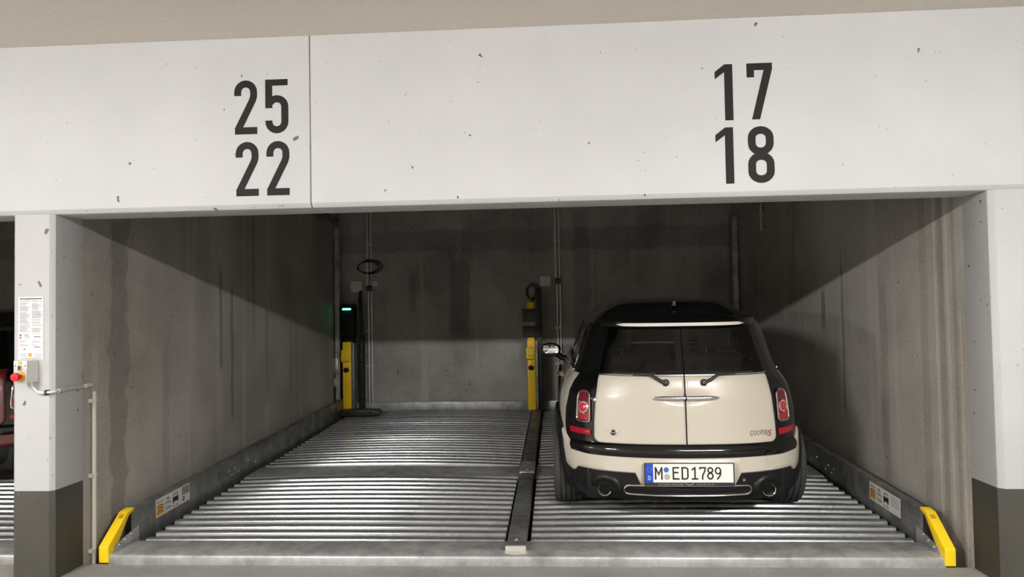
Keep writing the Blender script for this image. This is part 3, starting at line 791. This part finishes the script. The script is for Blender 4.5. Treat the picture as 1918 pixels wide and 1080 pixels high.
    ct = lambda x: float(np.interp(x, [0, .6, .66, .70, .74, .79], [.450, .454, .466, .495, .56, .60]))
    xsb = [-.785+.015*0]
    grid = sorted(set([round(v, 4) for v in np.linspace(-.79, .79, 60)]+[s*v for s in (-1, 1) for v in (.285, .292, .300, .308, .315, .655, .665, .675, .69)]))
    us = [(v+.79)/1.58 for v in grid]
    slab('bumper', lambda a, b: (lambda x: (lambda z: (t_x(x, z), z, -.010*max(0, 1-min(b, 1-b)/.08)))(cb(abs(x))+(ct(abs(x))-cb(abs(x)))*b))(-.79+1.58*a), 0, 0, paint, t, .018, .03, us, [0, .03, .08, .3, .5, .7, .92, .97, 1])
    band('rear_valance', TRIMB, lambda x: .172, lambda x: cb(x)+.015, -.80, .80, .006, .05, 60, 8, .006)
    if full:
        rear_details(t, paint)
    # mirrors and aerial
    for s in (-1, 1):
        c = Vector((s*.868, 2.02, .945)); nn = 20; V = []; Fc = []
        for j, (k, dy) in enumerate(((.80, 0), (1.0, .0), (1.04, .03), (.95, .07), (.7, .11), (.3, .135))):
            for i in range(nn):
                a = 2*PI*i/nn; V.append((c.x+k*.088*math.cos(a), c.y+dy, c.z+k*.060*math.sin(a)))
        for j in range(5):
            for i in range(nn): Fc.append((j*nn+i, j*nn+(i+1) % nn, (j+1)*nn+(i+1) % nn, (j+1)*nn+i))
        Fc.append(tuple(range(5*nn, 6*nn)))
        mi = mk('door_mirror', V, Fc, GBLK, t, False, smooth=True)
        tube('mirror_stalk', [c+Vector((-s*.05, .05, -.04)), c+Vector((-s*.10, .06, -.075)), c+Vector((-s*.16, .07, -.09))], [.03, .026, .03], GBLK, mi, False)
        V = [(c.x, c.y+.024, c.z)]+[(c.x+.078*math.cos(2*PI*i/nn), c.y+.002, c.z+.052*math.sin(2*PI*i/nn)) for i in range(nn)]
        mk('mirror_glass', V, [(0, 1+i, 1+(i+1) % nn) for i in range(nn)], MIRROR, mi, False, smooth=True)
        dh = [surf(t_y(y, .80, s), .80)+Vector((s*h, 0, 0)) for y, h in ((1.36, .006), (1.40, .028), (1.50, .030), (1.54, .006))]
        tube('side_door_handle', dh, .011, CHROME, t, False, 8)
    prism('aerial_base', [(-.014, 0), (.014, 0), (.006, .036), (-.006, .036)], 'y', .44, .54, BLKP, t, False, bev=.003).location = (0, 0, 1.362)
    tube('aerial', [(0, .47, 1.39), (0, .40, 1.445)], [.003, .0015], BLKP, t, False, 6)
    # seats
    for s in (-1, 1):
        for y0 in (.98, 1.78):
            b = box('seat', s*.36-.22, s*.36+.22, y0, y0+.14, .42, 1.0, SEATM, t, False, bev=.05, seg=3)
            box('head_restraint', s*.36-.12, s*.36+.12, y0-.02, y0+.07, 1.03, 1.17, SEATM, b, False, bev=.03, seg=3)
            for q in (-.05, .05): tube('head_restraint_rod', [(s*.36+q, y0+.03, .98), (s*.36+q, y0+.03, 1.05)], .006, SATIN, b, False, 6)
    return t
def rear_details(t, paint):
    # licence plate in its frame
    zc = .366; yb = -.030; hw, hh = .260, .055; tilt = .06
    def PL(u, v, h): return (u, yb-h+v*tilt, zc+v)
    fr = flat('plate_frame', *rects([(-hw-.008, hw+.008, -hh-.022, hh+.004)]), PL, .010, BLKP, t, False)
    P1 = lambda u, v, h: PL(u, v, h+.010)
    pl = flat('licence_plate', *rects([(-hw, hw, -hh, hh)]), P1, .0025, PLATEW, fr, False)
    P2 = lambda u, v, h: PL(u, v, h+.0127)
    flat('country_band', *rects([(-hw, -hw+.044, -hh, hh)]), P2, .0006, PLATEB, pl, False)
    P3 = lambda u, v, h: PL(u, v, h+.0133)
    V, Fc = [], []
    for k in range(12):
        a = 2*PI*k/12; v, f = disc(-hw+.022+.0135*math.cos(a), .021+.0135*math.sin(a), .0022, 6); n = len(V); V += v; Fc += [tuple(n+i for i in q) for q in f]
    flat('star_ring', V, Fc, P3, .0004, mat('star_gold', srgb(120, 150, 190), .5), pl, False)
    flat('country_letter', *text_fit('D', -hw+.014, -hw+.030, -.040, -.016), P3, .0004, PLATEW, pl, False)
    def glyphs(txt, u0, step, h=.075, wd=None):
        u = u0
        for ch in txt:
            V, Fc, LY = glyph_geo(FE[ch], True); sc = h
            flat('plate_letter', [(u+a*sc, -.038+b*sc) for a, b in V], Fc, P2, .0010, PLATEK, pl, False, LY, .0002); u += step
    glyphs('M', -.206, 0); glyphs('ED', -.100, .052); glyphs('1789', .013, .0455)
    flat('seal', *disc(-.137, .020, .0155), P2, .0008, SEALB, pl, False); flat('seal', *disc(-.133, -.022, .0175), P2, .0008, SEALS, pl, False)
    flat('seal_mark', *ring2(-.133, -.022, .0125, .002), P3, .0004, GREYPR, pl, False)
    P4 = lambda u, v, h: PL(u, v, h+.0101)
    flat('frame_text', *text_fit('RICHARD WAGNER', -.185, -.035, -.073, -.061), P4, .0006, GREYPR, fr, False)
    flat('frame_text', *rects([(.04+.022*i, .04+.022*i+.016, -.071, -.063) for i in range(5)]), P4, .0006, INK, fr, False)
    flat('frame_wings', *ribbon([(-.026, -.061), (-.012, -.068), (0, -.070), (.012, -.068), (.026, -.061)], .005), P4, .0006, GREYPR, fr, False)
    # chrome loop in the valance
    loop = arc(.355, .245, .030, .030, 90, -90, 8)+[(.2, .2115), (0, .210), (-.2, .2115)]+arc(-.355, .245, .030, .030, 270, 90, 8)+[(-.2, .279), (0, .281), (.2, .279)]
    def YS(x, z, h=.0): return surf(t_x(x, z), z)+Vector((0, -h, 0))
    pts = []
    for i in range(len(loop)):
        a, b = loop[i], loop[(i+1) % len(loop)]; m = 4 if abs(a[0]-b[0]) > .1 else 1
        pts += [(a[0]+(b[0]-a[0])*j/m, a[1]+(b[1]-a[1])*j/m) for j in range(m)]
    o = tube('valance_chrome_loop', [YS(x, z, .018) for x, z in pts], .0068, CHROME, t, False, 8, closed=True)
    V = [YS(x, z, .0125) for x, z in pts]; V.append(YS(0, .245, .012)); k = len(pts)
    mk('loop_grille', V, [(i, (i+1) % k, k) for i in range(k)], BLK, o, False)
    for s in (-1, 1):
        c = YS(s*.503, .232, -.035)
        ex = lathe('exhaust_pipe', [(.040, .14), (.0425, 0), (.043, -.052), (.0415, -.058), (.037, -.055), (.035, .0), (.033, .10), (.0, .10)], c, (0, 1, 0), CHROME, t, False, 30, cap=False)
        lathe('pipe_bore', [(.0374, -.050), (.0352, .0), (.0335, .06), (.0, .06)], c, (0, 1, 0), BLK, ex, False, 24, cap=False)
        # dished surround over the pipe
        V = []; nn = 16
        for r, h in ((.10, .002), (.086, .020), (.066, .022), (.050, .004)):
            for i in range(nn+1):
                a = math.radians(-10+200*i/nn); x = s*.503+r*1.12*math.cos(a); z = .236+r*math.sin(a); V.append(YS(x, z, h+.008))
        mk('exhaust_surround', V, [(j*(nn+1)+i, j*(nn+1)+i+1, (j+1)*(nn+1)+i+1, (j+1)*(nn+1)+i) for j in range(3) for i in range(nn)], TRIMB, t, False, smooth=True)
        P = tang(s*.335, .312, .010)
        lathe('parking_sensor', [(.011, 0), (.010, .004), (0, .005)], P(0, 0, 0), P(0, 0, 1)-P(0, 0, 0), TRIMB if s < 0 else SATIN, t, False, 12, cap=False)
    # tow-eye cover line on the right of the bumper
    P = tang(.50, .432, .0182)
    flat('tow_eye_cover', *ribbon(arc(0, 0, .031, .031, 180, 360, 14), .0022), P, .0004, mat('cover_gap', srgb(170, 160, 140), .5), t, False)
    # winged roundel badge
    B = tang(-.437, .588, .0165)
    wing = [(0, .014), (.018, .014), (.045, .011), (.036, -.004), (.022, -.012), (0, -.015), (-.022, -.012), (-.036, -.004), (-.045, .011), (-.018, .014)]
    bd = flat('winged_badge', wing, [tuple(range(len(wing)))], B, .003, SATIN, t, False)
    for k in range(3):
        for s in (-1, 1): flat('badge_groove', *ribbon([(s*.018, .010-.007*k), (s*(.042-.007*k), .008-.006*k)], .0014), lambda u, v, h: B(u, v, h+.003), .0003, INK, bd, False)
    lathe('badge_roundel', [(.0195, 0), (.0195, .005), (.017, .0065), (.0, .007)], B(0, .001, 0), B(0, 0, 1)-B(0, 0, 0), CHROME, bd, False, 24, cap=False)
    flat('badge_field', *disc(0, .001, .0155), lambda u, v, h: B(u, v, h+.0068), .0006, GBLK, bd, False)
    flat('badge_text', *text_fit('MINI', -.0125, .0125, -.003, .005), lambda u, v, h: B(u, v, h+.0075), .0005, SATIN, bd, False)
    # script badge
    C = tang(.452, .584, .0165)
    sb = flat('script_badge', *text_fit('COOPER', -.078, .045, -.014, .016, .12), C, .003, SATIN, t, False)
    flat('script_letter', *text_fit('S', .042, .076, -.024, .014, .35), C, .003, mat('badge_red', srgb(170, 90, 80), .35, .4), sb, False)

CARY = .665
make_car('cream and black hatchback with split tail doors, parked on the platform', (3.556, CARY, psurf(CARY)), (SL, 0, -.015), CREAM, True)
make_car('dark red car parked in the neighbouring bay behind the left column', (-2.05, 1.42, psurf(1.42)), (SL, 0, .0), REDPAINT, False)

# ================================================================= LIFT POSTS AND FITTINGS AT THE REAR
def zP(y): return psurf(y)
def lift_post(x0, x1, label, upper):
    y0 = 4.86; zb = zP(y0)+.042; t = thing('lift_post', label, 'post', ((x0+x1)/2, y0, zb), group='yellow lift posts')
    box('post_body', x0, x1, y0, y0+.10, zb, 1.075, YELD, t, bev=.006)
    prism('post_cover', [(y0, .985), (y0-.018, .98), (y0-.03, .90), (y0-.03, .845), (y0, .825)], 'x', x0-.012, x1-.018, YELD, t, bev=.003)
    flat('post_print', *text_fit('Aus', 0, .05, 0, .025), lambda u, v, h: ((x0+.01+u), y0-.030-h+.0, .87+v), .0008, GREYPR, t)
    V, Fc = disc(0, 0, .034, 8)
    prism('black_knob', [((x0+x1)/2+u*1.05-.004, .735+v*.9) for u, v in V], 'y', y0-.022, y0, BLK, t, bev=.003)
    box('backing_channel', x1, x1+.035, y0+.02, y0+.12, zb, 1.06, GALVD, t, bev=.003)
    if upper:
        box('upper_post', x0+.006, x1-.008, y0+.02, y0+.11, 1.075, 1.525, YELD, t, bev=.004)
        for za, zc in ((1.285, 1.44), (1.10, 1.235)):
            cl = box('clamp_plate', x0-.05, x1+.07, y0-.02, y0+.02, za, zc, BLKP, t, bev=.004)
            for bx in (.03, .07):
                for bz in (.04, .10): lathe('bolt', [(.007, 0), (.007, .006), (.004, .008)], (x0+bx, y0-.02, za+bz), (0, -1, 0), GALVD, cl, True, 8)
        for bx in (.016, .042, .068): box('spacer_rod', x0+bx, x0+bx+.008, y0-.004, y0+.02, 1.235, 1.285, GALVD, t)
        box('chain_guard', x1+.02, x1+.085, y0+.06, y0+.16, zb, 1.70, BLKP, t, bev=.004)
    return t
lift_post(.160, .262, 'yellow lift post beside the black wheel stop in the left corner', False)
lift_post(2.418, 2.512, 'tall yellow lift post with black clamps in the middle', True)
# black wheel stop on the slats beside the left post
def stop():
    y0 = 4.62; z = zP(y0)+.022
    t = thing('wheel_stop', 'black rubber wheel stop lying beside the left yellow post', 'wheel stop', (.45, y0, z))
    prism('stop_body', [(.19, z+.003), (.64, z+.003), (.685, z+.03), (.64, z+.075), (.40, z+.082), (.19, z+.075)], 'y', y0, y0+.14, BLKP, t, bev=.008)
    for x in (.30, .56): lathe('bolt_hole', [(.014, 0), (.010, .004), (0, .004)], (x, y0, z+.045), (0, -1, 0), BLK, t, True, 12, cap=False)
stop()
# black housing with the green signal, behind the left post
def signal():
    x0, x1, y0 = .085, .265, 5.0
    t = thing('signal_box', 'black box with a glowing green signal strip', 'signal', ((x0+x1)/2, y0, 1.12))
    prism('housing', [(x0, 1.12), (x1, 1.12), (x1, 1.50), (x1-.02, 1.535), (x0+.02, 1.535), (x0, 1.50)], 'y', y0, y0+.14, BLK, t, bev=.006)
    prism('light_strip', [(.130+.0, 1.467), (.222, 1.467), (.232, 1.474), (.222, 1.488), (.130, 1.488), (.120, 1.474)], 'y', y0-.012, y0, LEDG, t)
    box('visor', .112, .242, y0-.05, y0, 1.490, 1.496, BLK, t)
    box('stand', .09, .25, y0+.03, y0+.12, zP(5.1)+.004, 1.12, BLK, t, bev=.005)
signal()
# guide rails in the rear corners
def guide_rail(x, s, label, parts=True):
    t = thing('guide_rail', label, 'rail', (x, 5.06, -.2), group='vertical guide rails')
    # U section opening away from the wall
    pr = [(x, 5.02), (x+s*.058, 5.02), (x+s*.058, 5.10), (x+s*.050, 5.10), (x+s*.050, 5.028), (x, 5.028)]
    o = prism('rail', pr, 'z', -.3, 2.52, GALVP, t); bevel(o, .0015, 1)
    box('rail_bracket', min(x, x-s*.05), max(x, x-s*.05), 5.03, 5.08, 1.98, 2.10, GALVD, t)
    box('rail_bracket', min(x, x-s*.05), max(x, x-s*.05), 5.03, 5.08, 2.36, 2.50, GALVD, t)
    if parts:
        sh = box('guide_shoe', x-.035, x+.040, 4.985, 5.02, .68, .88, ZINC, t, bev=.004)
        for bz in (.73, .83): lathe('bolt', [(.010, 0), (.010, .008), (.005, .010)], (x+.0, 4.985, bz), (0, -1, 0), GALVD, sh, True, 10)
        box('shoe_latch', x+.005, x+.035, 4.975, 5.0, .87, .93, ZINC, t, bev=.003)
        box('shoe_latch', x-.015, x+.022, 4.985, 5.015, .53, .62, GALVP, t, bev=.003)
        links = [(x-.022, x+.008, 5.0, 5.018, zz, zz+.022) for zz in [.10+.032*i for i in range(13)]]
        props(boxes('chain', links, BLKP, t), kind='stuff')
guide_rail(.020, 1, 'galvanised guide rail with a chain in the left rear corner')
guide_rail(4.975, -1, 'galvanised guide rail in the rear corner behind the car', False)
def slim_post(x, label):
    t = thing('lift_channel', label, 'channel', (x, 5.2, -.2))
    prism('channel', [(x, 5.185), (x+.07, 5.185), (x+.07, 5.28), (x+.062, 5.28), (x+.062, 5.193), (x, 5.193)], 'z', -.3, 1.5, GALVD, t)
    box('channel_foot', x-.02, x+.09, 5.175, 5.295, -.32, -.3, GALVD, t)
slim_post(.125, 'dark steel channel standing behind the left yellow post')
# energy chain hanging beside the left post
def chain_hose(x, label):
    t = thing('cable_chain', label, 'cable chain', (x, 5.12, .2))
    tube('strain_hose', [(x-.03, 5.2, 1.70), (x-.025, 5.15, 1.60), (x-.005, 5.12, 1.45), (x+.0, 5.12, 1.1)], .022, BLKP, t, n=8)
    L = [(x-.02, x+.028, 5.09, 5.15, zz, zz+.03) for zz in [.20+.036*i for i in range(26)]]
    props(boxes('chain_links', L, BLKP, t), kind='stuff')
    for s in (x-.022, x+.024): box('chain_side', s, s+.006, 5.085, 5.155, .19, 1.14, BLK, t)
chain_hose(.330, 'black cable chain hanging right of the left yellow post')
# conduits on the rear wall
def conduits(x0, x1, zj, label):
    y = YB-.022; t = thing('wall_conduit', label, 'conduit', (x0, y, -.2), group='twin conduits on the rear wall')
    dx = .012
    tube('pipe', [(x0, y, zj+.02), (x0, y, ZT-.001)], .019, CONDUIT, t); tube('pipe', [(x1, y, zj-.02), (x1, y, ZT-.001)], .0135, CONDUIT, t)
    tube('pipe', [(x0+dx, y, -.3), (x0+dx, y, zj-.05)], .0135, CONDUIT, t); tube('pipe', [(x1+.004, y, -.3), (x1+.004, y, zj-.05)], .0135, CONDUIT, t)
    for z in (2.3, 1.2, .75): box('pipe_clip', x0-.026, x1+.022, y-.004, y+.021, z-.012, z+.012, CONDUIT, t)
    box('connector', x0-.01, x1+.012, y-.016, y+.02, zj-.05, zj+.02, BLKP, t, bev=.004)
conduits(.368, .416, 1.755, 'pair of grey conduits on the rear wall behind the left post')
conduits(2.778, 2.826, 1.80, 'pair of grey conduits on the rear wall left of the cream car')
def jbox(x, z, s, label, cat='box'):
    t = thing('junction_box', label, cat, (x, YB-.05, z), group='junction boxes on the rear wall')
    box('box_lid', x-s/2, x+s/2, YB-.085, YB-.072, z-s/2, z+s/2, BOXG, t, bev=.004)
    box('box_body', x-s/2+.004, x+s/2-.004, YB-.073, YB, z-s/2+.004, z+s/2-.004, BOXG, t, bev=.003)
jbox(.238, 1.762, .142, 'grey square junction box left of the conduits in the left corner')
jbox(.475, 1.797, .064, 'small pale square box right of the conduits in the left corner')
jbox(2.645, 1.785, .130, 'grey square junction box above the tall yellow post')
def coil(cx, cz, rx, rz, label, n=3):
    t = thing('cable_coil', label, 'cable', (cx, YB-.05, cz), group='black cable coils on the rear wall')
    for k in range(n):
        pts = [(cx+.02*k+(rx+.012*k)*math.cos(2*PI*i/28), YB-.03-.014*k, cz+(rz+.008*k)*math.sin(2*PI*i/28)) for i in range(28)]
        tube('cable_loop', pts, .006, BLKP, t, n=6, closed=True)
    tube('cable_tail', [(cx+rx*.2, YB-.03, cz-rz), (cx+rx*.3, YB-.03, cz-rz-.10)], .007, BLKP, t, n=6)
    box('cable_tie', cx-.012, cx+.03, YB-.075, YB-.001, cz+rz-.012, cz+rz+.03, BLKP, t)
coil(.375, 2.01, .135, .07, 'black cable coiled on the twin conduits in the left corner')
coil(2.46, 1.655, .06, .08, 'black cable coiled beside the box above the tall post')
tube_c = thing('wall_conduit', 'short thin conduit high on the right side wall', 'conduit', (BW, 4.0, 2.25), group='short conduit')
tube('pipe', [(BW-.018, 4.02, 2.235), (BW-.018, 4.02, ZT-.001)], .014, CONDUIT, tube_c); box('pipe_clip', BW-.034, BW, 3.99, 4.05, 2.40, 2.42, CONDUIT, tube_c)

# ================================================================= LEFT COLUMN FITTINGS
def notice():
    x0, x1, z0, z1 = -.197, -.053, 1.208, 1.552
    t = thing('notice_sheet', 'white operating notice with orange bars on the left column', 'notice', (x0, 0, z0))
    pn = box('notice_board', x0, x1, -.004, -.0004, z0, z1, PAPER, t)
    w = x1-x0; h = z1-z0
    P = lambda u, v, d: (x0+u*w, -.0042-d, z0+v*h)
    def put(name, L, m): flat(name, *rects(L), P, .0004, m, pn)
    put('title_line', [(.05, .95, .962, .978)], INKK); put('title_line', [(.25, .72, .944, .950)], INK)
    put('orange_bar', [(.05, .46, .922, .934), (.54, .96, .922, .934)], ORANGE); put('orange_bar', [(.05, .46, .545, .556), (.54, .96, .545, .556)], ORANGE)
    rnd = random.Random(3); L = []
    for c0, c1 in ((.05, .46), (.54, .96)):
        for a, b in ((.57, .90), (.42, .53)):
            v = b
            while v > a:
                if rnd.random() > .12: L.append((c0, c0+(c1-c0)*(.6+.4*rnd.random()), v, v+.0055))
                v -= .0125
        for v in (.395, .30, .285, .27, .23, .215):
            L.append((c0, c0+(c1-c0)*(.5+.4*rnd.random()), v, v+.0055))
    L += [(.25, .46, v, v+.005) for v in (.39, .378, .366, .354, .342)]+[(.05, .35, v, v+.005) for v in (.085, .07, .055, .04)]+[(.66, .96, v, v+.005) for v in (.085, .07, .055, .04)]+[(.12, .92, .012, .02)]
    put('text_lines', L, INK); props([c for c in pn.children if c.name.startswith('text_lines')][0], kind='stuff')
    put('picture', [(.05, .13, .372, .40), (.62, .90, .352, .366), (.62, .90, .188, .202), (.2, .30, .155, .163), (.22, .28, .163, .175)], INK); put('picture', [(.05, .14, .335, .36)], REDPR)
    put('logo', [(.40, .56, .04, .10)], ORANGE)
    V, Fc = ring2(0, 0, 1, .25, 16); flat('ban_sign', [(.88+a.x*.06, .70+a.y*.026) for a in V], Fc, P, .0005, REDPR, pn)
notice()
def control():
    x0, x1, z0, z1 = -.156, -.083, 1.085, 1.205; d = .085
    t = thing('control_box', 'grey control box with red emergency button below the notice', 'control box', (x0, -.04, z0))
    box('enclosure', x0, x1+.0, -d, 0, z0, z1, BOXG, t, bev=.003)
    fp = box('front_plate', x0-.001, x1+.001, -d-.004, -d, z0-.001, z1+.001, STEELB, t, bev=.0015)
    cx = (x0+x1)/2
    lathe('yellow_collar', [(.027, 0), (.025, .006), (.0, .006)], (cx+.003, -d-.004, z0+.036), (0, -1, 0), ORANGE, fp, True, 24, cap=False)
    lathe('emergency_button', [(.012, 0), (.013, .018), (.022, .022), (.0235, .030), (.021, .042), (.0, .046)], (cx+.003, -d-.010, z0+.036), (0, -1, 0), RED, fp, True, 24, cap=False)
    ks = lathe('key_switch', [(.0105, 0), (.0105, .006), (.008, .010), (0, .010)], (cx+.0, -d-.004, z0+.086), (0, -1, 0), SATIN, fp, True, 18, cap=False)
    box('key_slot', cx-.0035, cx+.0035, -d-.016, -d-.012, z0+.070, z0+.094, BLKP, ks)
    box('orange_mark', cx-.010, cx+.010, -d-.0048, -d-.004, z0+.103, z0+.116, ORANGE, fp)
    for sx in (-.028, .028): lathe('screw', [(.004, 0), (.003, .002)], (cx+sx, -d-.004, z0+.094), (0, -1, 0), INK, fp, True, 10)
control()
def column_conduit():
    t = thing('conduit_run', 'grey conduit curving from the control box round the column', 'conduit', (-.08, -.02, 1.04))
    y = -.018
    tube('pipe', [(-.098, -.035, 1.088), (-.098, -.03, 1.065), (-.092, y, 1.048), (-.080, y, 1.035), (-.062, y, 1.027), (-.04, y, 1.025)], .0085, CONDUIT, t)
    tube('pipe', [(-.045, y, 1.025), (-.015, y, 1.027), (.008, -.014, 1.029), (.017, .0, 1.030), (.018, .03, 1.031), (.018, .285, 1.034)], .0085, CONDUIT, t)
    tube('coupling', [(-.073, y, 1.028), (-.033, y, 1.026)], .0125, CONDUIT, t); tube('coupling', [(.016, .02, 1.030), (.018, .07, 1.031)], .0125, CONDUIT, t)
    tube('coupling', [(.018, .24, 1.033), (.018, .30, 1.035)], .0135, CONDUITL, t)
    box('pipe_clip', -.026, -.018, y-.012, 0, 1.012, 1.04, BLKP, t)
    v = thing('drop_conduit', 'pale vertical conduit running down the wall beside the left column', 'conduit', (.02, .32, 0))
    tube('pipe', [(.020, .325, -.05), (.020, .325, .995)], .0135, CONDUITL, v, n=12)
    for z in (.06, .50, .94): box('pipe_clip', 0.0, .026, .295, .355, z-.012, z+.012, CONDUITL, v, bev=.002)
column_conduit()
